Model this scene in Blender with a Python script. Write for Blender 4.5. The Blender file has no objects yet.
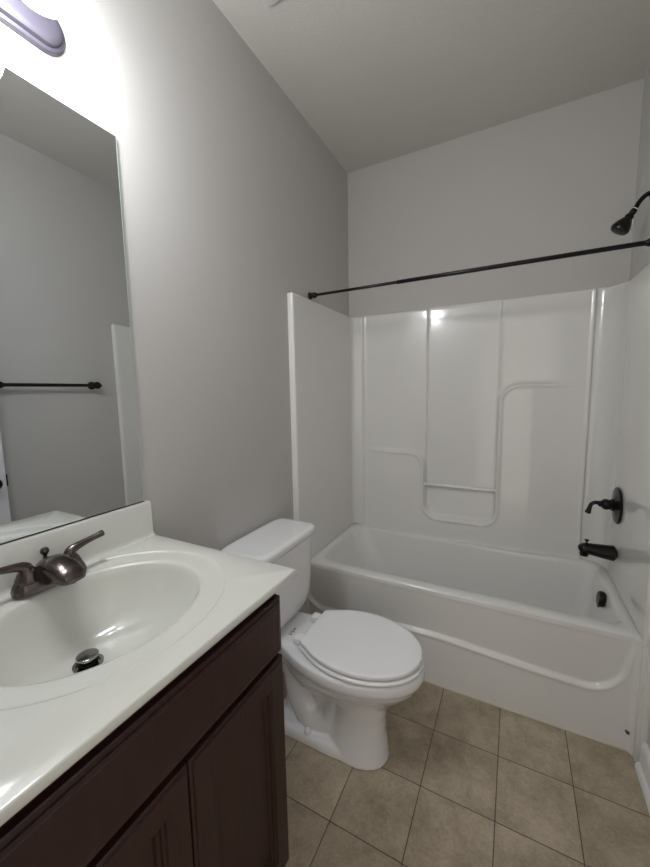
import bpy, bmesh, math
from mathutils import Vector, Matrix

# ------------------------------------------------------------------ camera
scene = bpy.context.scene
C = scene.collection
PI = math.pi
YAW, PITCH, ROLL, FPX = 0.4818, -0.1143, -0.0178, 363.7
cam_data = bpy.data.cameras.new('camera')
cam = bpy.data.objects.new('camera', cam_data)
C.objects.link(cam)
fw = Vector((-math.sin(YAW)*math.cos(PITCH), math.cos(YAW)*math.cos(PITCH), math.sin(PITCH)))
rt = fw.cross(Vector((0, 0, 1))).normalized()
up = rt.cross(fw)
rt2 = math.cos(ROLL)*rt + math.sin(ROLL)*up
up2 = -math.sin(ROLL)*rt + math.cos(ROLL)*up
m = Matrix((rt2, up2, -fw)).transposed().to_4x4()
m.translation = Vector((0.9598, -1.5531, 1.3244))
cam.matrix_world = m
cam_data.sensor_fit = 'VERTICAL'
cam_data.sensor_height = 36.0
cam_data.lens = 36.0*FPX/867.0
cam_data.clip_start = 0.01
scene.camera = cam

# ------------------------------------------------------------------ world, exposure
world = bpy.data.worlds.new('hall_light')
scene.world = world
world.use_nodes = True
world.node_tree.nodes['Background'].inputs[0].default_value = (1.0, 0.93, 0.84, 1)
world.node_tree.nodes['Background'].inputs[1].default_value = 1.05
scene.view_settings.view_transform = 'Standard'
scene.view_settings.look = 'None'
scene.view_settings.gamma = 1
scene.view_settings.use_curve_mapping = False
scene.view_settings.exposure = 0.0
GLOBE_STRENGTH = 60.0

# ------------------------------------------------------------------ dimensions
W = 1.404; D = 0.640; H = 2.648; YF = -1.50
HS = 1.790; HR = 0.448; HC = 0.914; YV = -0.869; DC = 0.520; YL = -1.470
TILE = 0.2275; X0 = 0.7249; S0 = 0.2287

# ------------------------------------------------------------------ materials
def mat(name, col, rough=.5, metal=0., coat=0., spec=.5, bump=None, var=None):
    """bump = (scale, strength, distance); var = (scale, amount) colour mottling"""
    m = bpy.data.materials.new(name); m.use_nodes = True
    nt = m.node_tree; b = nt.nodes['Principled BSDF']
    b.inputs['Base Color'].default_value = (*col, 1)
    b.inputs['Roughness'].default_value = rough
    b.inputs['Metallic'].default_value = metal
    b.inputs['Coat Weight'].default_value = coat
    b.inputs['Coat Roughness'].default_value = .05
    b.inputs['Specular IOR Level'].default_value = spec
    tc = nt.nodes.new('ShaderNodeTexCoord')
    if bump:
        n = nt.nodes.new('ShaderNodeTexNoise'); n.inputs['Scale'].default_value = bump[0]
        n.inputs['Detail'].default_value = 3
        nt.links.new(tc.outputs['Object'], n.inputs['Vector'])
        bp = nt.nodes.new('ShaderNodeBump'); bp.inputs['Strength'].default_value = bump[1]
        bp.inputs['Distance'].default_value = bump[2]
        nt.links.new(n.outputs['Fac'], bp.inputs['Height'])
        nt.links.new(bp.outputs['Normal'], b.inputs['Normal'])
    if var:
        n = nt.nodes.new('ShaderNodeTexNoise'); n.inputs['Scale'].default_value = var[0]
        n.inputs['Detail'].default_value = 4
        nt.links.new(tc.outputs['Object'], n.inputs['Vector'])
        mx = nt.nodes.new('ShaderNodeMix'); mx.data_type = 'RGBA'
        a = var[1]
        mx.inputs['A'].default_value = (*[c*(1-a) for c in col], 1)
        mx.inputs['B'].default_value = (*[min(1, c*(1+a)) for c in col], 1)
        nt.links.new(n.outputs['Fac'], mx.inputs['Factor'])
        nt.links.new(mx.outputs['Result'], b.inputs['Base Color'])
    return m

WALL = mat('wall_paint', (.545, .530, .510), .75, bump=(260, .25, .002))
CEIL = mat('ceiling_texture', (.62, .60, .56), .9, bump=(150, .35, .003), var=(170, .07))
TRIM = mat('white_trim_paint', (.78, .78, .78), .35)
TUBM = mat('white_acrylic', (.78, .77, .745), .13, coat=.3, bump=(5, .12, .006))
MARB = mat('cultured_marble', (.64, .64, .59), .14, coat=.4)
PORC = mat('porcelain', (.82, .82, .825), .07, coat=.5)
SEAT = mat('seat_plastic', (.86, .86, .875), .22)
BLACK = mat('oil_rubbed_bronze', (.007, .006, .006), .24, spec=.3)
NICK = mat('brushed_bronze', (.13, .108, .103), .21, metal=1., bump=(40, .05, .001))
PLATE = mat('fixture_bronze', (.050, .045, .060), .45, metal=.2)
CHROME = mat('chrome', (.7, .7, .7), .12, metal=1.)
CLEAR = mat('bar_acrylic', (.85, .85, .84), .08, coat=.5)
STEEL = mat('stopper_steel', (.32, .32, .31), .22, metal=1.)
DARK = mat('painted_edge_shade', (.01, .01, .01), .6)  # near-black standing in for shade under the mirror
CAULK = mat('caulk', (.62, .57, .48), .5)
MIRR = mat('mirror_silver', (.75, .77, .78), .0, metal=1.)
GEDGE = mat('mirror_edge_glass', (.55, .68, .65), .1, coat=.4)
DOORP = mat('door_paint', (.74, .74, .78), .4)

def wood_mat():
    m = bpy.data.materials.new('dark_cherry_wood'); m.use_nodes = True
    nt = m.node_tree; b = nt.nodes['Principled BSDF']
    tc = nt.nodes.new('ShaderNodeTexCoord'); mp = nt.nodes.new('ShaderNodeMapping')
    mp.inputs['Scale'].default_value = (30, 30, 3.5)
    nt.links.new(tc.outputs['Object'], mp.inputs['Vector'])
    n = nt.nodes.new('ShaderNodeTexNoise'); n.inputs['Scale'].default_value = 3
    n.inputs['Detail'].default_value = 6; n.inputs['Roughness'].default_value = .65
    nt.links.new(mp.outputs['Vector'], n.inputs['Vector'])
    r = nt.nodes.new('ShaderNodeValToRGB')
    r.color_ramp.elements[0].position = .3; r.color_ramp.elements[0].color = (.020, .0075, .0060, 1)
    r.color_ramp.elements[1].position = .75; r.color_ramp.elements[1].color = (.044, .0165, .0125, 1)
    nt.links.new(n.outputs['Fac'], r.inputs['Fac'])
    nt.links.new(r.outputs['Color'], b.inputs['Base Color'])
    b.inputs['Roughness'].default_value = .36
    b.inputs['Specular IOR Level'].default_value = .45
    return m
WOOD = wood_mat()

def tile_mat():
    m = bpy.data.materials.new('ceramic_floor_tile'); m.use_nodes = True
    nt = m.node_tree; b = nt.nodes['Principled BSDF']; N = nt.nodes.new; L = nt.links.new
    tc = N('ShaderNodeTexCoord'); sp = N('ShaderNodeSeparateXYZ'); L(tc.outputs['Object'], sp.inputs[0])
    def mth(op, a, bb=None):
        k = N('ShaderNodeMath'); k.operation = op
        for i, v in enumerate((a, bb)):
            if v is None: continue
            if isinstance(v, (int, float)): k.inputs[i].default_value = v
            else: L(v, k.inputs[i])
        return k.outputs[0]
    cx = mth('DIVIDE', mth('SUBTRACT', sp.outputs[0], X0), TILE)
    cy = mth('DIVIDE', mth('ADD', sp.outputs[1], S0), TILE)
    def edge(c):
        f = mth('FRACT', c); return mth('MULTIPLY', mth('MINIMUM', f, mth('SUBTRACT', 1, f)), TILE)
    d = mth('MINIMUM', edge(cx), edge(cy))
    mr = N('ShaderNodeMapRange'); mr.interpolation_type = 'SMOOTHSTEP'
    L(d, mr.inputs[0]); mr.inputs[1].default_value = .0007; mr.inputs[2].default_value = .0019
    cell = N('ShaderNodeCombineXYZ'); L(mth('FLOOR', cx), cell.inputs[0]); L(mth('FLOOR', cy), cell.inputs[1])
    wn = N('ShaderNodeTexWhiteNoise'); L(cell.outputs[0], wn.inputs['Vector'])
    off = N('ShaderNodeVectorMath'); off.operation = 'ADD'
    L(tc.outputs['Object'], off.inputs[0]); L(wn.outputs['Color'], off.inputs[1])
    n1 = N('ShaderNodeTexNoise'); n1.inputs['Scale'].default_value = 7; n1.inputs['Detail'].default_value = 7
    n1.inputs['Roughness'].default_value = .7; L(off.outputs[0], n1.inputs['Vector'])
    n2 = N('ShaderNodeTexNoise'); n2.inputs['Scale'].default_value = 120; n2.inputs['Detail'].default_value = 3
    L(off.outputs[0], n2.inputs['Vector'])
    mixf = mth('ADD', mth('MULTIPLY', n1.outputs['Fac'], .75), mth('MULTIPLY', n2.outputs['Fac'], .25))
    r = N('ShaderNodeValToRGB')
    r.color_ramp.elements[0].position = .34; r.color_ramp.elements[0].color = (.275, .22, .155, 1)
    r.color_ramp.elements[1].position = .68; r.color_ramp.elements[1].color = (.56, .475, .36, 1)
    L(mixf, r.inputs['Fac'])
    mx = N('ShaderNodeMix'); mx.data_type = 'RGBA'
    mx.inputs['A'].default_value = (.06, .045, .034, 1)
    L(mr.outputs[0], mx.inputs['Factor']); L(r.outputs['Color'], mx.inputs['B'])
    L(mx.outputs['Result'], b.inputs['Base Color'])
    b.inputs['Roughness'].default_value = .42
    bp = N('ShaderNodeBump'); bp.inputs['Strength'].default_value = .5; bp.inputs['Distance'].default_value = .002
    L(mth('ADD', mr.outputs[0], mth('MULTIPLY', n2.outputs['Fac'], .12)), bp.inputs['Height'])
    L(bp.outputs['Normal'], b.inputs['Normal'])
    return m
TILEM = tile_mat()

def glow_mat():
    m = bpy.data.materials.new('lit_opal_glass'); m.use_nodes = True
    b = m.node_tree.nodes['Principled BSDF']
    b.inputs['Base Color'].default_value = (.9, .9, .9, 1)
    b.inputs['Emission Color'].default_value = (.94, .97, 1.0, 1)
    b.inputs['Emission Strength'].default_value = GLOBE_STRENGTH
    b.inputs['Roughness'].default_value = .3
    return m
GLOW = glow_mat()

# ------------------------------------------------------------------ helpers
def link(name, bm, material, parent=None, smooth=True, angle=40):
    me = bpy.data.meshes.new(name)
    bmesh.ops.recalc_face_normals(bm, faces=bm.faces)
    bm.to_mesh(me); bm.free()
    if material: me.materials.append(material)
    if smooth:
        me.polygons.foreach_set('use_smooth', [True]*len(me.polygons))
        me.set_sharp_from_angle(angle=math.radians(angle))
    o = bpy.data.objects.new(name, me); C.objects.link(o)
    if parent:
        o.parent = parent
        o.matrix_parent_inverse = Matrix.Translation(-parent.location)
    return o

def thing(name, label, cat, loc=(0, 0, 0), group=None):
    o = bpy.data.objects.new(name, None); C.objects.link(o)
    o.empty_display_size = .1
    o.location = loc
    o['label'] = label; o['category'] = cat
    if group: o['group'] = group
    return o

def struct(name, bm, material, label=None, smooth=False):
    o = link(name, bm, material, None, smooth)
    o['kind'] = 'structure'
    if label: o['label'] = label
    return o

def box(x0, x1, y0, y1, z0, z1, bev=0., seg=2, bm=None):
    b = bmesh.new()
    r = bmesh.ops.create_cube(b, size=1)
    for v in b.verts:
        v.co = Vector(((x0+x1)/2+v.co.x*(x1-x0), (y0+y1)/2+v.co.y*(y1-y0), (z0+z1)/2+v.co.z*(z1-z0)))
    if bev: bmesh.ops.bevel(b, geom=b.edges[:], offset=bev, segments=seg, affect='EDGES', profile=.5)
    return merge(bm, b)

def merge(bm, b):
    if bm is None: return b
    me = bpy.data.meshes.new('tmp'); b.to_mesh(me); b.free(); bm.from_mesh(me); bpy.data.meshes.remove(me)
    return bm

def lathe(profile, origin, axis=(0, 0, 1), n=32, bm=None):
    """profile = [(r, h)] along axis from origin"""
    b = bmesh.new(); ax = Vector(axis).normalized()
    u = ax.orthogonal().normalized(); w = ax.cross(u); o = Vector(origin)
    rings = []
    for r, h in profile:
        if r <= 1e-6: rings.append([b.verts.new(o+ax*h)])
        else: rings.append([b.verts.new(o+ax*h+(u*math.cos(2*PI*i/n)+w*math.sin(2*PI*i/n))*r) for i in range(n)])
    for a, c in zip(rings, rings[1:]):
        for i in range(n):
            j = (i+1) % n
            if len(a) == 1 and len(c) == 1: continue
            if len(a) == 1: b.faces.new((a[0], c[i], c[j]))
            elif len(c) == 1: b.faces.new((a[i], a[j], c[0]))
            else: b.faces.new((a[i], a[j], c[j], c[i]))
    if len(rings[0]) > 1: b.faces.new(rings[0])
    if len(rings[-1]) > 1: b.faces.new(rings[-1])
    return merge(bm, b)

def catmull(pts, k=8):
    P = [Vector(p) for p in pts]; P = [2*P[0]-P[1]]+P+[2*P[-1]-P[-2]]; out = []
    for i in range(1, len(P)-2):
        for j in range(k):
            t = j/k; a, b, c, d = P[i-1:i+3]
            out.append(.5*((2*b)+(c-a)*t+(2*a-5*b+4*c-d)*t*t+(3*b-a-3*c+d)*t**3))
    out.append(P[-2]); return out

def tube(pts, rad, n=16, smooth_k=8, flat=1., bm=None):
    """pts path; rad number or list per control point; ends rounded"""
    if isinstance(rad, (int, float)): rad = [rad]*len(pts)
    P4 = [Vector((*p, 0)) for p in pts]
    path = catmull(pts, smooth_k) if smooth_k > 1 else [Vector(p) for p in pts]
    rr = []
    if smooth_k > 1:
        R3 = catmull([(r, 0, 0) for r in rad], smooth_k); rr = [max(v.x, 1e-4) for v in R3]
    else: rr = list(rad)
    b = bmesh.new(); rings = []
    t0 = (path[1]-path[0]).normalized(); u = t0.orthogonal().normalized()
    if abs(t0.z) < .9: u = Vector((0, 0, 1)).cross(t0).normalized()
    def ring(c, t, r):
        nonlocal u
        u = (u-t*u.dot(t)).normalized(); w = t.cross(u)
        return [b.verts.new(c+(u*math.cos(2*PI*i/n)+w*math.sin(2*PI*i/n)*flat)*r) for i in range(n)]
    L = len(path)
    tang = [(path[min(i+1, L-1)]-path[max(i-1, 0)]).normalized() for i in range(L)]
    for a in (.25, .7): rings.append(ring(path[0]-tang[0]*rr[0]*(1-a)*.5, tang[0], rr[0]*math.sin(a*PI/2)))
    for i in range(L): rings.append(ring(path[i], tang[i], rr[i]))
    for a in (.7, .25): rings.append(ring(path[-1]+tang[-1]*rr[-1]*(1-a)*.5, tang[-1], rr[-1]*math.sin(a*PI/2)))
    for p, q in zip(rings, rings[1:]):
        for i in range(n): b.faces.new((p[i], p[(i+1) % n], q[(i+1) % n], q[i]))
    b.faces.new(rings[0]); b.faces.new(rings[-1])
    return merge(bm, b)

def loft(rings, close_start=True, close_end=True, closed=True, bm=None):
    b = bmesh.new(); R = [[b.verts.new(p) for p in r] for r in rings]; n = len(R[0])
    for p, q in zip(R, R[1:]):
        for i in range(n if closed else n-1): b.faces.new((p[i], p[(i+1) % n], q[(i+1) % n], q[i]))
    if close_start: b.faces.new(R[0])
    if close_end: b.faces.new(R[-1])
    return merge(bm, b)

def superell(cx, cy, a, bb, z, e=2., n=64):
    out = []
    for i in range(n):
        t = 2*PI*i/n; c, s = math.cos(t), math.sin(t)
        out.append((cx+a*math.copysign(abs(c)**(2/e), c), cy+bb*math.copysign(abs(s)**(2/e), s), z))
    return out

def sstep(a, b, x):
    t = min(1, max(0, (x-a)/(b-a))); return t*t*(3-2*t)

# ------------------------------------------------------------------ room shell
struct('floor', box(-.1, W+.1, YF-.5, D+.1, -.05, 0), TILEM, 'beige square ceramic tile floor with dark grout')
struct('ceiling', box(-.1, W+.1, YF-.12, D+.1, H, H+.08), CEIL, 'textured grey ceiling')
struct('wall_left', box(-.1, 0, YF-.12, D+.1, 0, H), WALL, 'grey painted wall behind vanity and toilet')
struct('wall_back', box(0, W, D, D+.1, 0, H), WALL, 'grey painted wall above the tub')
struct('wall_right', box(W, W+.1, YF-.12, D+.1, 0, H), WALL, 'grey painted wall with the shower fittings')
fwl = box(0, .60, YF-.12, YF, 0, H); fwl = box(1.355, W, YF-.12, YF, 0, H, bm=fwl)
fwl = box(.60, 1.355, YF-.12, YF, 2.05, H, bm=fwl)
struct('wall_front', fwl, WALL, 'grey painted wall with the doorway')
# door leaf standing open beside the right wall
dt = thing('door_1', 'white door standing open by the right wall', 'door', (1.285, YF+.02, 0)); del dt['category']
dt['kind'] = 'structure'
link('door_leaf', box(1.27, 1.302, YF+.03, -.722, .01, 2.02, .002), DOORP, dt)
kn = lathe([(0, 0), (.027, 0), (.027, .008), (.012, .012), (.012, .035), (.024, .042), (.028, .055), (.02, .068), (0, .072)], (1.27, -.785, .915), (-1, 0, 0))
link('door_knob', kn, BLACK, dt)
link('door_latch', box(1.28, 1.292, -.722, -.712, .885, .945, .002), BLACK, dt)

def baseboard(name, x0, x1, sx, y0, y1):
    # profile in x (out from the wall) and z, swept along y
    prof = [(0, 0), (.026, 0), (.026, .012), (.021, .022), (.013, .027), (.013, .088), (.009, .100), (.004, .106), (0, .108)]
    b = loft([[(x0+sx*p[0], y, p[1]) for p in prof] for y in (y0, y1)])
    return struct(name, b, TRIM, 'white baseboard with shoe moulding')
baseboard('baseboard_right', W, W, -1, -.70, -.058)
baseboard('baseboard_left', 0, 0, 1, YV-.02, -.078)

# ------------------------------------------------------------------ tub and shower surround
surround = thing('shower_surround', 'white acrylic three-sided shower surround with moulded shelves above the tub', 'shower surround', (W/2, D/2, HR))

def poly_dist(px, pz, P):
    best = 9
    for (ax, az), (bx, bz) in zip(P, P[1:]):
        dx, dz = bx-ax, bz-az; l = dx*dx+dz*dz
        t = max(0, min(1, ((px-ax)*dx+(pz-az)*dz)/l)) if l else 0
        d = math.hypot(px-ax-t*dx, pz-az-t*dz)
        if d < best: best = d
    return best
def arc(cx, cz, r, a0, a1, n=8):
    return [(cx+r*math.cos(math.radians(a0+(a1-a0)*i/n)), cz+r*math.sin(math.radians(a0+(a1-a0)*i/n))) for i in range(n+1)]
NX0, NX1, NZ = .500, .880, .575
OUT = ([(-.3, .962), (.40, .962)] + arc(.405, .867, .095, 90, 0) + arc(NX0+.075, NZ+.075, .075, 180, 270)
       + arc(NX1-.075, NZ+.075, .075, 270, 360) + arc(NX1+.10, 1.250, .10, 180, 90) + [(1.7, 1.350)])
POLY = OUT+[(1.7, -1), (-.3, -1)]
def inside(px, pz):
    c = False; n = len(POLY)
    for i in range(n):
        ax, az = POLY[i]; bx, bz = POLY[(i+1) % n]
        if (az > pz) != (bz > pz) and px < (bx-ax)*(pz-az)/(bz-az)+ax: c = not c
    return c
def back_depth(x, z):
    d = poly_dist(x, z, OUT); s = d if inside(x, z) else -d
    # shelf relief, fading out towards both corners
    k = sstep(.108, .33, x)*(1-sstep(1.02, 1.27, x))
    g = .030*sstep(-.010, .012, s)*k+.012
    g += .009*math.exp(-((s-.013)/.008)**2)*k           # rolled lip along the shelf edge
    above = 1-sstep(-.012, .012, s)
    # centre panel set back, joints at both sides
    g -= .012*sstep(NX0-.004, NX0+.004, x)*(1-sstep(NX1-.006, NX1+.006, x))*above + .008*math.exp(-((x-NX0-.002)/.0035)**2)*above
    g += .004*math.exp(-((x-NX1-.006)/.005)**2)*above
    return g
# horizontal outline: left front flange, left panel, soft corner, back, round corner, right panel, right flange
TL = .030; TR = .022; YB = D-.004; YS = -.0726
prof = []   # (x, y, nx, ny, isback)
def lin(p, q, n, nrm, back=False, ends=False):
    for i in range(n+(1 if ends else 0)):
        t = i/n; prof.append((p[0]+(q[0]-p[0])*t, p[1]+(q[1]-p[1])*t, nrm[0], nrm[1], back))
lin((.0005, YS), (TL-.004, YS), 3, (0, -1))
lin((TL-.001, YS+.001), (TL, YS+.004), 1, (1, 0))
lin((TL, YS+.006), (TL, YB-.045), 24, (1, 0))
def fillet(cx, cy, r, a0, a1, n):
    for i in range(n+1):
        a = math.radians(a0+(a1-a0)*i/n); prof.append((cx+r*math.cos(a), cy+r*math.sin(a), -math.cos(a), -math.sin(a), False))
# left corner: short fillet, angled strip to x=.105
fillet(TL+.028, YB-.045, .028, 180, 118, 8)
xs, ys = prof[-1][0], prof[-1][1]
lin((xs, ys), (.105, YB), 6, (.3, -.95))
lin((.105, YB), (1.285, YB), 262, (0, -1), True)
for i in range(25):
    a = math.radians(90-90*i/24)
    prof.append((1.285+.097*math.cos(a), YB-.140+.140*math.sin(a), -math.cos(a), -math.sin(a), False))
lin((W-TR, YB-.147), (W-TR, -.035), 26, (-1, 0))
lin((W-TR, -.030), (W-TR+.006, -.036), 2, (-1, 0))
lin((W-TR+.008, -.036), (W-.0005, -.036), 2, (0, -1), False, True)
rings = []
z0 = HR+.0015
nz = 250
zs = [z0+(HS-z0)*i/nz for i in range(nz+1)]
for z in zs:
    lip = .012*max(0, 1-(HS-z)/.012)**2
    row = []
    for (x, y, nx, ny, bk) in prof:
        g = back_depth(x, z) if bk else 0
        if not bk and x > 1.28 and y > .30:      # ridge lines beside the round corner
            g = .0015*math.exp(-((y-(YB-.143))/.005)**2)
        if bk:
            g += .004*math.exp(-((x-.112)/.006)**2) + .005*math.exp(-((x-1.276)/.007)**2)
            g += .007*math.exp(-(z-HR)/.007)
        g -= lip
        row.append((min(max(x+nx*g, .0005), W-.0005), min(y+ny*g, D-.0006), z))
    rings.append(row)
# cap back to the walls along the top
toprow = []
for (x, y, z) in rings[-1]:
    tx, ty = x, y
    if y > YB-.06 or (.06 < x < W-.06): ty = D-.0005
    if x < .06: tx = .0005
    if x > W-.11 and y < YB+.02: tx = W-.0005
    if x > W-.11 and y > YB-.10: tx, ty = W-.0005, D-.001
    toprow.append((tx, ty, z))
rings.append(toprow)
b = loft(rings, False, False, closed=False)
link('surround_panel', b, TUBM, surround, angle=75)
gb = tube([(NX0-.004, YB-.026, .766), (NX1+.006, YB-.026, .766)], .0085, 14, 1)
gb = lathe([(0, 0), (.014, 0), (.014, .006), (.009, .010), (0, .010)], (NX0-.004, YB-.026, .766), (1, 0, 0), 16, gb)
link('grab_bar', gb, CLEAR, surround)

tub = thing('bathtub', 'white acrylic alcove bathtub with a curved recess moulded in its apron', 'bathtub', (W/2, D/2, 0))
# rim and basin: rings from outer rectangle to basin floor
def rrect(x0, x1, y0, y1, rs, z, k=12):
    """rounded rectangle, rs = corner radii (x0y0, x1y0, x1y1, x0y1)"""
    out = []
    for (cx, cy, sx, sy, a0, r) in ((x0, y0, 1, 1, 180, rs[0]), (x1, y0, -1, 1, 270, rs[1]), (x1, y1, -1, -1, 0, rs[2]), (x0, y1, 1, -1, 90, rs[3])):
        for i in range(k+1):
            a = math.radians(a0+90*i/k); out.append((cx+sx*r+r*math.cos(a), cy+sy*r+r*math.sin(a), z))
    return out
def dens(ring, m=6):
    out = []; n = len(ring)
    for i in range(n):
        p, q = Vector(ring[i]), Vector(ring[(i+1) % n])
        out.append(p)
        if (i+1) % 13 == 0:
            for j in range(1, m): out.append(p.lerp(q, j/m))
    return out
Z = HR
RR = [
 dens(rrect(.022, W-.014, .004, D-.002, (.012,)*4, Z-.030)),
 dens(rrect(.020, W-.012, .002, D-.002, (.012,)*4, Z-.014)),
 dens(rrect(.022, W-.014, .006, D-.003, (.012,)*4, Z-.004)),
 dens(rrect(.026, W-.018, .014, D-.005, (.012,)*4, Z)),
 dens(rrect(.056, 1.352, .062, .590, (.10, .045, .06, .10), Z-.001)),
 dens(rrect(.063, 1.347, .069, .585, (.10, .045, .06, .10), Z-.006)),
 dens(rrect(.070, 1.342, .074, .581, (.10, .045, .06, .10), Z-.022)),
 dens(rrect(.100, 1.330, .085, .570, (.12, .06, .07, .12), Z-.10)),
 dens(rrect(.170, 1.312, .105, .550, (.13, .08, .08, .13), Z-.22)),
 dens(rrect(.230, 1.298, .120, .535, (.13, .08, .08, .13), Z-.30)),
 dens(rrect(.265, 1.285, .135, .520, (.12, .08, .08, .12), Z-.335)),
 dens(rrect(.310, 1.255, .165, .490, (.10, .07, .07, .10), Z-.348)),
]
bt = loft(RR, False, True)
link('tub_basin', bt, TUBM, tub, angle=60)
# apron: height field over x, z
def apron_y(x, z):
    # recessed field bounded by a curved ledge line
    zb = .205+.030*math.exp(-((x-.66)/.33)**2)
    xl = .020; xr = 1.372-.035*(HR-z)/.20
    r = .105
    dx = max(xl+r-x, x-(xr-r), 0); dz = max(zb+r-z, 0)
    if dx > 0 and dz > 0: s = r-math.hypot(dx, dz)
    else: s = min(r-dx, r-dz) if (dx > 0 or dz > 0) else min(x-xl, xr-x, z-zb, r)
    if dx > 0 and dz == 0: s = r-dx
    if dz > 0 and dx == 0: s = r-dz
    taper = .004+.012*max(0, min(1, 1-(z-zb)/(HR-.02-zb)))
    y = taper*sstep(-.003, .009, s)
    y -= .004*math.exp(-((s+.006)/.007)**2)
    # apron ends sweep forward to the side flanges
    e = max(0, 1-(W-.012-x)/.03); y -= .034*e*e
    e = max(0, 1-(x-.012)/.03); y -= .060*e*e
    if z > HR-.03: y = min(y, .003+.0*z)
    return y
xsn = [i*W/280 for i in range(281)]
zsn = [0.001+(HR-.008)*i/90 for i in range(91)]
rings = []
for z in zsn:
    rings.append([(min(max(x, .001), W-.001), apron_y(x, z)+.004*0, z) for x in xsn])
rings.append([(p[0], .012, HR-.002) for p in rings[-1]])
link('apron', loft(rings, False, False, closed=False), TUBM, tub, angle=60)
# side flanges below the rim
fl = box(.0005, TL, YS, .05, 0.001, HR, .003)
link('side_flange', fl, TUBM, tub)
fl = box(W-TR, W-.0005, -.036, .05, 0.001, HR, .003)
link('side_flange', fl, TUBM, tub)
link('caulk_line', box(.03, W-.03, -.005, .004, 0, .005, .0015), CAULK, tub)
# small dark printed badge on the apron
bd = bmesh.new()
for (cx, cz, a, c_, rot) in ((1.366, .079, .0085, .0035, -.25), (1.369, .071, .008, .0018, -.2)):
    vs = [bd.verts.new((cx+a*math.cos(t)*math.cos(rot)-c_*math.sin(t)*math.sin(rot), -.0045, cz+a*math.cos(t)*math.sin(rot)+c_*math.sin(t)*math.cos(rot))) for t in [2*PI*i/20 for i in range(20)]]
    bd.faces.new(vs)
r = bmesh.ops.extrude_face_region(bd, geom=bd.faces[:])
for v in [g for g in r['geom'] if isinstance(g, bmesh.types.BMVert)]: v.co.y += .004
BADGE = mat('badge_ink', (.05, .06, .065), .4)
link('maker_badge', bd, BADGE, tub)
# overflow plate on the end wall of the basin
ov = lathe([(0, 0), (.031, 0), (.034, .006), (.033, .018), (.028, .023), (0, .024)], (1.336, .325, .402), (-1, .0, .12), 32)
ov = box(1.312, 1.322, .321, .329, .364, .376, .001, bm=ov)
link('overflow_plate', ov, BLACK, tub)

# ------------------------------------------------------------------ shower fittings
RX = W-TR-.0018
vt = thing('shower_valve', 'black round shower valve trim with a curved lever handle on the surround', 'shower valve', (RX, .425, .802))
link('escutcheon', lathe([(0, 0), (.080, 0), (.082, .003), (.078, .008), (.060, .011), (.030, .014), (.028, .016), (0, .016)], (RX, .425, .802), (-1, 0, 0), 48), BLACK, vt)
hv = lathe([(0, .014), (.026, .014), (.027, .022), (.022, .028), (.023, .034), (.025, .046), (.020, .056), (.013, .060), (.014, .066), (.010, .071), (0, .073)], (RX, .425, .802), (-1, 0, 0), 32)
hv = tube([(RX-.062, .425, .802), (RX-.080, .424, .806), (RX-.096, .423, .797), (RX-.103, .422, .775), (RX-.108, .421, .757)], [.010, .0085, .008, .009, .0125], 16, bm=hv)
link('lever_handle', hv, BLACK, vt)
yb, zb = .385, .595
sp = thing('tub_spout', 'black tub spout with a pull-up diverter below the valve', 'tub spout', (RX, .385, .600))
link('spout_body', tube([(RX-.012, yb, zb), (RX-.045, yb, zb+.001), (RX-.095, yb, zb+.004), (RX-.118, yb, zb+.003), (RX-.131, yb, zb-.004)], [.034, .031, .026, .024, .019], 24, 6), BLACK, sp)
link('spout_outlet', lathe([(0, 0), (.016, 0), (.018, .012), (0, .03)], (RX-.117, yb, zb-.030), (0, 0, 1), 20), BLACK, sp)
link('diverter_knob', lathe([(0, 0), (.004, 0), (.004, .014), (.009, .017), (.009, .022), (0, .023)], (RX-.110, yb, zb+.024), (0, 0, 1), 16), BLACK, sp)

sh = thing('showerhead', 'black shower head on a bent arm high on the right wall', 'shower head', (W, .36, 2.063))
link('wall_flange', lathe([(0, 0), (.030, 0), (.028, .006), (.014, .012), (0, .013)], (W-.0005, .36, 2.063), (-1, 0, 0), 28), BLACK, sh)
armp = [(W-.004, .36, 2.063), (W-.022, .36, 2.060), (W-.042, .36, 2.040), (W-.056, .36, 2.013)]
link('shower_arm', tube(armp, .0085, 16), BLACK, sh)
axd = Vector((-.46, 0, -.70)).normalized(); o0 = Vector(armp[-1])
link('thread_tape', lathe([(0, 0), (.0095, 0), (.0095, .004), (0, .004)], o0-axd*.004, axd, 20), TRIM, sh)
link('spray_head', lathe([(0, 0), (.011, 0), (.012, .012), (.010, .016), (.013, .020), (.016, .028), (.015, .034), (.020, .042), (.028, .056), (.033, .070), (.034, .078), (.030, .086), (.022, .089), (0, .090)], o0, axd, 32), BLACK, sh)

rod = thing('shower_curtain_rod', 'thin black shower curtain rod spanning the tub alcove', 'curtain rod', (W/2, .136, 1.8154))
yr, zr = .136, 1.8154
link('inner_tube', tube([(.02, yr, zr), (W*.36, yr, zr)], .0068, 16, 1), BLACK, rod)
link('outer_tube', tube([(W*.33, yr, zr), (W-.02, yr, zr)], .0088, 16, 1), BLACK, rod)
for x, s, q in ((.0005, 1, 1), (W-.0005, -1, 1.55)):
    link('end_cap', lathe([(0, 0), (.017, 0), (.018, .006*q), (.015, .012*q), (.010, .016*q), (.010, .019*q), (.014, .022*q), (.015, .029*q), (.013, .036*q), (.009, .042*q), (0, .042*q)], (x, yr, zr), (s, 0, 0), 24), BLACK, rod)

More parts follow.
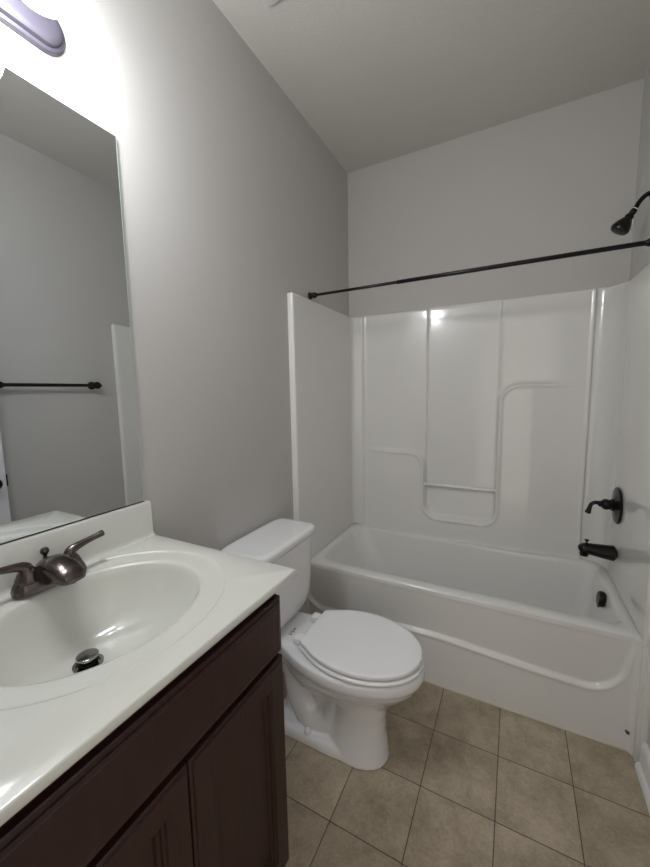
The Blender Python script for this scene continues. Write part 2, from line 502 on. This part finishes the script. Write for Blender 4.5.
# ------------------------------------------------------------------ towel bar on the right wall (seen in the mirror)
tbz = 1.388
tb = thing('towel_bar', 'black towel bar with pointed finials mounted on the right wall', 'towel bar', (W, -.44, tbz))
link('bar', tube([(W-.062, -.190, tbz), (W-.062, -.690, tbz)], .0095, 16, 1), BLACK, tb)
for y, s in ((-.195, 1), (-.688, -1)):
    p = lathe([(0, 0), (.024, 0), (.024, .006), (.014, .012), (.010, .020), (.010, .045), (.014, .058), (0, .062)], (W-.0005, y, tbz), (-1, 0, 0), 24)
    p = lathe([(0, -.030), (.012, -.026), (.020, -.010), (.023, .002), (.018, .014), (.010, .022), (.007, .026), (0, .032)], (W-.062, y, tbz), (0, s, 0), 24, p)
    link('bar_post', p, BLACK, tb)

# ------------------------------------------------------------------ toilet
TY = -.417
toilet = thing('toilet', 'white two-piece toilet with its elongated lid closed, between vanity and tub', 'toilet', (.35, TY, 0))
EGGT = [(0, .60), (.03, .66), (.08, .72), (.16, .835), (.28, .945), (.42, 1.0), (.56, .985), (.68, .91), (.79, .79), (.88, .63), (.94, .46), (.98, .26), (1, .0)]
def egg(z, x0, x1, hw, grow=0., back=.5, n=64, e=2.0):
    """elongated outline: straight back edge at x0, rounded tip at x1"""
    half = [Vector((0, w, 0)) for w in (0, .2, .4, .54)]+catmull([(u, w, 0) for u, w in EGGT], 4)
    up_ = []
    for p in half:
        u = p.x; w = max(p.y, 0)
        if back != .5 and u < .5: w = w+(min(1, w*1.6)-w)*(back-.5)/.5
        up_.append((x0+(x1-x0)*u+grow*(2*u-1), w*hw+grow*min(1, w*3)))
    out = [(x, TY+w, z) for x, w in up_]+[(x, TY-w, z) for x, w in reversed(up_[1:-1])]
    return out
# bowl body, merged by voxel remesh into one vitreous surface
bb = loft([
    egg(.205, .235, .600, .070), egg(.230, .235, .622, .086), egg(.262, .225, .650, .108), egg(.295, .222, .682, .134),
    egg(.325, .218, .706, .154), egg(.345, .215, .716, .163), egg(.352, .213, .722, .168), egg(.362, .212, .727, .171), egg(.385, .212, .727, .171), egg(.393, .214, .722, .167)])
colr = []
for z, cx, a, h in ((.0, .481, .121, .090), (.012, .481, .120, .089), (.05, .484, .112, .086), (.10, .486, .103, .083), (.16, .493, .097, .078), (.22, .503, .097, .080), (.27, .512, .103, .090), (.30, .52, .11, .10)):
    colr.append(superell(cx, TY, a, h, z, 2.15))
bb = loft(colr, bm=bb)
# foot plate behind the column
foot = []
for z, g in ((0, 0), (.028, -.001), (.040, -.006), (.046, -.014)):
    foot.append(superell(.310, TY, .175+g, .093+g, z, 5.0))
bb = loft(foot, bm=bb)
# inner leg and trapway bulge
leg = []
for z, cx, a, h in ((.0, .31, .14, .034), (.10, .31, .14, .034), (.18, .30, .13, .036), (.25, .29, .125, .050), (.30, .27, .13, .080), (.36, .24, .16, .10)):
    leg.append(superell(cx, TY, a, h, z, 3.0))
bb = loft(leg, bm=bb)
bb = tube([(.44, TY, .20), (.40, TY, .13), (.37, TY, .085), (.30, TY, .075), (.255, TY, .13), (.235, TY, .21), (.22, TY, .28)], [.050, .058, .064, .072, .070, .066, .062], 24, 6, bm=bb)
# rear deck under the tank
deck = []
for z, g in ((.300, -.035), (.335, -.012), (.352, -.003), (.360, 0), (.388, 0), (.395, -.004), (.398, -.012)):
    deck.append(superell(.165, TY, .130+g, .105+g, z, 4.5))
bb = loft(deck, bm=bb)
body = link('bowl', bb, PORC, toilet)
md = body.modifiers.new('remesh', 'REMESH'); md.mode = 'VOXEL'; md.voxel_size = .0042; md.use_smooth_shade = True
md2 = body.modifiers.new('smooth', 'SMOOTH'); md2.factor = .5; md2.iterations = 16
dg = bpy.context.evaluated_depsgraph_get()
me2 = bpy.data.meshes.new_from_object(body.evaluated_get(dg))
body.modifiers.clear(); body.data = me2
me2.polygons.foreach_set('use_smooth', [True]*len(me2.polygons))
# seat and lid
def slab(z0, z1, x0, x1, hw, r, back, crown=0.):
    rg = [egg(z0, x0, x1, hw, -r*1.2, back), egg(z0+r*.3, x0, x1, hw, -r*.3, back), egg(z0+r, x0, x1, hw, 0, back), egg(z1-r, x0, x1, hw, 0, back),
          egg(z1-r*.35, x0, x1, hw, -r*.3, back), egg(z1, x0, x1, hw, -r*1.1, back)]
    for k in (.9, .7, .4, .1):
        base = rg[5]; cx = (x0+x1)/2
        rg.append([(cx+(p[0]-cx)*k, TY+(p[1]-TY)*k, z1+crown*(1-k*k)) for p in base])
    return loft(rg)
link('seat', slab(.397, .412, .294, .722, .168, .006, .5), SEAT, toilet, angle=60)
link('lid', slab(.4175, .434, .298, .716, .165, .004, .5, .003), SEAT, toilet, angle=60)
for s in (-1, 1):
    y = TY+s*.068
    h = box(.258, .302, y-.020, y+.020, .397, .424, .006, 3)
    link('hinge', h, SEAT, toilet)
# bolt caps
for s in (-1, 1):
    link('bolt_cap', lathe([(.013, 0), (.013, .010), (.010, .018), (.005, .022), (0, .0225)], (.310, TY+s*.078, .044), (0, 0, 1), 20), PORC, toilet)
# maker's small mark on the deck
mk = bmesh.new()
for i, (dy, l) in enumerate(((-.012, .011), (-.006, .006), (-.001, .012), (.005, .007), (.010, .007))):
    mk = box(.222-l*.5, .222+l*.9, TY-.030+dy*1.7, TY-.030+dy*1.7+.004, .3975, .3984, bm=mk)
link('maker_mark', mk, BADGE, toilet)
# tank
tk = []
for z, x0, x1, hw in ((.4, .060, .165, .085), (.405, .045, .180, .110), (.418, .033, .192, .138), (.440, .026, .198, .160), (.475, .022, .203, .175), (.53, .020, .206, .182), (.62, .018, .209, .187), (.722, .018, .211, .190)):
    tk.append(superell((x0+x1)/2, TY, (x1-x0)/2, hw, z, 6.5, 96))
link('tank', loft(tk), PORC, toilet, angle=60)
tl = []
for z, g in ((.722, -.006), (.724, .002), (.732, .006), (.746, .006), (.753, .002), (.757, -.006), (.758, -.02)):
    tl.append(superell(.116, TY, .102+g, .196+g, z, 7, 96))
link('tank_lid', loft(tl), PORC, toilet, angle=60)
lv = lathe([(0, 0), (.011, 0), (.011, .008), (.006, .012), (0, .013)], (.209, TY-.135, .665), (1, 0, 0), 20)
lv = tube([(.221, TY-.135, .665), (.226, TY-.110, .662), (.226, TY-.075, .655)], [.005, .005, .007], 12, 6, .6, lv)
link('flush_lever', lv, CHROME, toilet)

# ------------------------------------------------------------------ vanity cabinet
van = thing('vanity_cabinet', 'dark cherry wood bathroom vanity cabinet with two doors and a false drawer', 'cabinet', (.25, -1.175, 0))
CY0, CY1 = YL+.008, YV-.014; FX = .468; FY = .487; CT = .8945
cb = box(.002, FX-.019, CY0, CY0+.016, .095, CT); cb = box(.002, FX-.019, CY1-.016, CY1, .095, CT, bm=cb)
cb = box(.002, .010, CY0, CY1, .095, .75, bm=cb); cb = box(.002, FX-.019, CY0, CY1, .095, .112, bm=cb)
cb = box(.03, FX-.075, CY0, CY1, 0, .096, bm=cb)
link('carcass', cb, WOOD, van, smooth=False)
ff = box(FX-.019, FX, CY0, CY1, .835, CT, .001); ff = box(FX-.019, FX, CY0, CY1, .690, .715, .001, bm=ff)
ff = box(FX-.019, FX, CY0, CY1, .095, .140, .001, bm=ff)
ff = box(FX-.019, FX, CY0, CY0+.04, .10, CT, .001, bm=ff); ff = box(FX-.019, FX, CY1-.04, CY1, .10, CT, .001, bm=ff)
ff = box(FX-.019, FX, (CY0+CY1)/2-.02, (CY0+CY1)/2+.02, .10, .70, .001, bm=ff)
link('face_frame', ff, WOOD, van, smooth=False)
def panel(y0, y1, z0, z1, steps):
    """front panel: nested rectangular loops (inset, x)"""
    rg = [[(FX, y0, z0), (FX, y1, z0), (FX, y1, z1), (FX, y0, z1)]]
    for i, x in steps:
        rg.append([(x, y0+i, z0+i), (x, y1-i, z0+i), (x, y1-i, z1-i), (x, y0+i, z1-i)])
    return loft(rg)
EDGE = [(0, FY-.006), (.0015, FY-.004), (.005, FY-.003), (.006, FY-.0005), (.008, FY)]
link('false_drawer_front', panel(CY0+.002, CY1-.001, .708, .846, [(0, FY-.007), (.002, FY-.005), (.008, FY-.004), (.0095, FY-.001), (.016, FY), (.0175, FY-.001), (.019, FY)]), WOOD, van, smooth=False)
mid = (CY0+CY1)/2
for y0, y1 in ((CY0+.002, mid-.0015), (mid+.0015, CY1-.001)):
    st = EDGE+[(.050, FY), (.052, FY-.004), (.057, FY-.0045), (.0585, FY-.009), (.064, FY-.010), (.0665, FY-.0155)]
    link('cabinet_door', panel(y0, y1, .125, .694, st), WOOD, van, smooth=False)

# ------------------------------------------------------------------ vanity top with integral sink
top = thing('vanity_countertop', 'cream cultured marble vanity top with an integral oval sink and backsplash', 'sink', (.25, -1.17, .884))
SCX, SCY = .247, -1.160; DRX, DRY, DRZ = .203, -1.172, .776
X_0, X_1, Y_0, Y_1 = .0015, DC, YL, YV
corner = [math.atan2(yy-SCY, xx-SCX) % (2*PI) for xx in (X_0, X_1) for yy in (Y_0, Y_1)]
ths = sorted(set([2*PI*i/120 for i in range(120)]+corner))
ths = [t for i, t in enumerate(ths) if t in corner or all(abs(t-c) > .012 for c in corner)]
def rectpt(t, inset, z):
    c, s = math.cos(t), math.sin(t); k = 9
    if c > 1e-9: k = min(k, (X_1-SCX)/c)
    if c < -1e-9: k = min(k, (X_0-SCX)/c)
    if s > 1e-9: k = min(k, (Y_1-SCY)/s)
    if s < -1e-9: k = min(k, (Y_0-SCY)/s)
    x, y = SCX+c*k, SCY+s*k
    x = min(max(x, X_0+inset), X_1-inset); y = min(max(y, Y_0+inset), Y_1-inset)
    return (x, y, z)
def ellpt(t, cx, cy, a, bq, z, e=2.):
    c, s = math.cos(t), math.sin(t)
    return (cx+a*math.copysign(abs(c)**(2/e), c), cy+bq*math.copysign(abs(s)**(2/e), s), z)
IA, IB = .170, .196
rg = [[ellpt(t, DRX, DRY, .021, .021, DRZ-.012) for t in ths], [ellpt(t, DRX, DRY, .022, .022, DRZ-.002) for t in ths]]
for k in (.02, .10, .2, .3, .4, .5, .6, .7, .78, .85, .9, .94, .97, 1.0):
    a = .024+(IA-.024)*k; bq = .024+(IB-.024)*k
    w = k**1.2; cx = DRX+(SCX-DRX)*w
    f = 1-(1-k**2.7)**.8
    rg.append([ellpt(t, cx, SCY, a, bq, DRZ+(HC-.011-DRZ)*f) for t in ths])
rg.append([ellpt(t, SCX, SCY, IA+.004, IB+.004, HC-.0065) for t in ths])
rg.append([ellpt(t, SCX, SCY, IA+.012, IB+.011, HC-.0048) for t in ths])
for k, z in ((.4, -.0042), (.80, -.0036), (.92, -.0030), (.97, -.0012), (1.0, -.0002), (1.03, .0001)):
    rg.append([ellpt(t, SCX, SCY, IA+.012+(.048-.004)*k, IB+.011+.043*k, HC+z) for t in ths])
rg.append([rectpt(t, .003, HC) for t in ths])
rg.append([rectpt(t, .001, HC-.001) for t in ths])
rg.append([rectpt(t, .0, HC-.003) for t in ths])
rg.append([rectpt(t, .0, HC-.014) for t in ths])
rg.append([rectpt(t, .003, HC-.018) for t in ths])
rg.append([rectpt(t, .03, HC-.0185) for t in ths])
bs_ = loft(rg, False, False)
link('sink_slab', bs_, MARB, top, angle=50)
bk = loft([[(p[0], y, p[1]) for p in ((.0015, HC-.001), (.030, HC-.001), (.024, HC+.003), (.021, HC+.010), (.019, HC+.094), (.016, HC+.099), (.0015, HC+.100))] for y in (YL, YV-.002, YV)])
link('backsplash', bk, MARB, top, angle=40)
link('drain_flange', lathe([(.012, -.008), (.020, -.008), (.022, 0), (.0275, .0005), (.0275, -.0035), (.02, -.004)], (DRX, DRY, DRZ+.0045), (0, 0, 1), 32), STEEL, top)
stp = link('drain_stopper', lathe([(0, .0), (.010, .0), (.012, .012), (.019, .014), (.0205, .017), (.020, .0195), (.016, .021), (0, .0215)], (DRX, DRY, DRZ+.003), (0, 0, 1), 32), STEEL, top)
link('stopper_gasket', lathe([(.010, 0), (.0185, .002), (.0185, .008), (.011, .012)], (DRX, DRY, DRZ+.003), (0, 0, 1), 24), BLACK, stp)

# faucet
FXC, FYC = .058, -1.157
fc = thing('sink_faucet', 'dark brushed two-handle faucet on the sink deck', 'faucet', (FXC, FYC, HC))
fc.location = (FXC, FYC, HC)
bp = []
for z, g in ((0, 0), (.008, .001), (.018, -.002), (.026, -.006), (.029, -.012)):
    bp.append(superell(FXC, FYC, .028+g, .071+g, HC-.0008+z, 2.9, 64))
link('base_plate', loft(bp), NICK, fc, angle=60)
sv = []
# hooded spout: sections along +x
for x, zt, zb_, hw in ((.030, .030, .006, .012), (.040, .046, .006, .026), (.058, .060, .006, .032), (.080, .067, .007, .033), (.102, .067, .012, .031), (.124, .061, .017, .029), (.142, .053, .020, .027), (.154, .045, .022, .023), (.160, .036, .026, .014)):
    zc = (zt+zb_)/2; hh = (zt-zb_)/2; row = []
    for i in range(40):
        t = 2*PI*i/40; c, q = math.cos(t), math.sin(t)
        e = .9 if q > 0 else .45
        row.append((x, FYC+hw*math.copysign(abs(c)**(e if q > 0 else .6), c), HC+zc+hh*math.copysign(abs(q)**e, q)))
    sv.append(row)
spo = link('spout', loft(sv), NICK, fc, angle=70)
link('aerator', lathe([(0, 0), (.010, 0), (.0105, .012), (0, .012)], (.140, FYC, HC+.0185), (0, 0, 1), 20), NICK, spo)
for s in (-1, 1):
    y = FYC+s*.041
    hb = lathe([(.023, .024), (.0235, .030), (.021, .034), (.019, .040), (.015, .046), (.011, .052), (0, .055)], (FXC, y, HC), (0, 0, 1), 28)
    hb = tube([(FXC, y, HC+.034), (FXC, y+s*.003, HC+.052), (FXC+.001, y+s*.016, HC+.060), (FXC+.002, y+s*.045, HC+.066), (FXC+.004, y+s*.077, HC+.072)], [.015, .0125, .0095, .0072, .0078], 16, bm=hb)
    link('lever_handle', hb, NICK, fc)
lr = lathe([(.0028, .01), (.0028, .045), (.0055, .047), (.0055, .050), (.0035, .053), (.0045, .057), (.0085, .063), (.009, .068), (.006, .073), (0, .074)], (FXC-.024, FYC+.004, HC), (0, 0, 1), 20)
link('lift_rod', lr, NICK, fc)

# ------------------------------------------------------------------ mirror
mr_ = thing('wall_mirror', 'large frameless rectangular wall mirror above the backsplash', 'mirror', (.004, -1.175, 1.015))
link('silvered_glass', box(.0052, .0065, YL+.003, -.8835, HC+.1035, 1.998), MIRR, mr_, smooth=False)
ge = box(.0015, .0062, -.8835, -.8812, HC+.102, 1.9995); ge = box(.0015, .0062, YL, YL+.003, HC+.102, 1.9995, bm=ge)
ge = box(.0015, .0062, YL, -.8812, 1.998, 1.9998, bm=ge)
ge = box(.0015, .0053, YL+.003, -.8835, HC+.1035, 1.998, bm=ge)
link('glass_edge', ge, GEDGE, mr_, smooth=False)
link('bottom_edge_shade', box(.0015, .0068, YL, -.8812, HC+.1008, HC+.1035), DARK, mr_, smooth=False)  # shadow on the mirror's bottom edge, painted as a dark strip

# ------------------------------------------------------------------ vanity light
LZ = 2.137; LYC = -1.213
vl = thing('vanity_light', 'bronze bar vanity light with glowing opal shades above the mirror', 'wall light', (0, LYC, LZ))
def stad(x, g):
    n = 24; out = []; hw = .052+g; hl = .222+g
    for i in range(n+1):
        a = -PI/2+PI*i/n; out.append((x, LYC+(hl-hw)+hw*math.cos(a), LZ+hw*math.sin(a)))
    for i in range(n+1):
        a = PI/2+PI*i/n; out.append((x, LYC-(hl-hw)+hw*math.cos(a), LZ+hw*math.sin(a)))
    return out
link('back_plate', loft([stad(.0005, 0), stad(.008, 0), stad(.011, -.003), stad(.012, -.010), stad(.020, -.013), stad(.023, -.018), stad(.024, -.026)]), PLATE, vl, angle=35)
for i in (-1, 1):
    y = LYC+i*.095; sz = 2.104; sx = .165
    arm = tube([(.015, y, LZ+.020), (.06, y, LZ+.030), (.12, y, LZ+.068), (.152, y, LZ+.078), (.165, y, LZ+.066)], .007, 14)
    arm = lathe([(0, 0), (.018, 0), (.027, -.012), (.029, -.030), (0, -.030)], (sx, y, sz+.094), (0, 0, 1), 24, arm)
    link('shade_arm', arm, PLATE, vl)
    gp = [(0, .066)]+[(.066*math.sin(math.radians(t)), .066*math.cos(math.radians(t))) for t in range(20, 180, 10)]+[(0, -.066)]
    link('glass_shade', lathe(gp, (sx, y, sz), (0, 0, 1), 40), GLOW, vl)

# ------------------------------------------------------------------ exhaust fan grille on the ceiling
vg = thing('exhaust_fan', 'white exhaust fan grille on the ceiling', 'vent', (.29, -.52, H))
g = box(.158, .428, -.656, -.386, H-.014, H-.0005, .004)
link('grille_frame', g, TRIM, vg)
g = None
for i in range(9):
    y = -.636+i*.028
    g = box(.178, .408, y, y+.012, H-.018, H-.012, .001, bm=g)
link('grille_slats', g, TRIM, vg)
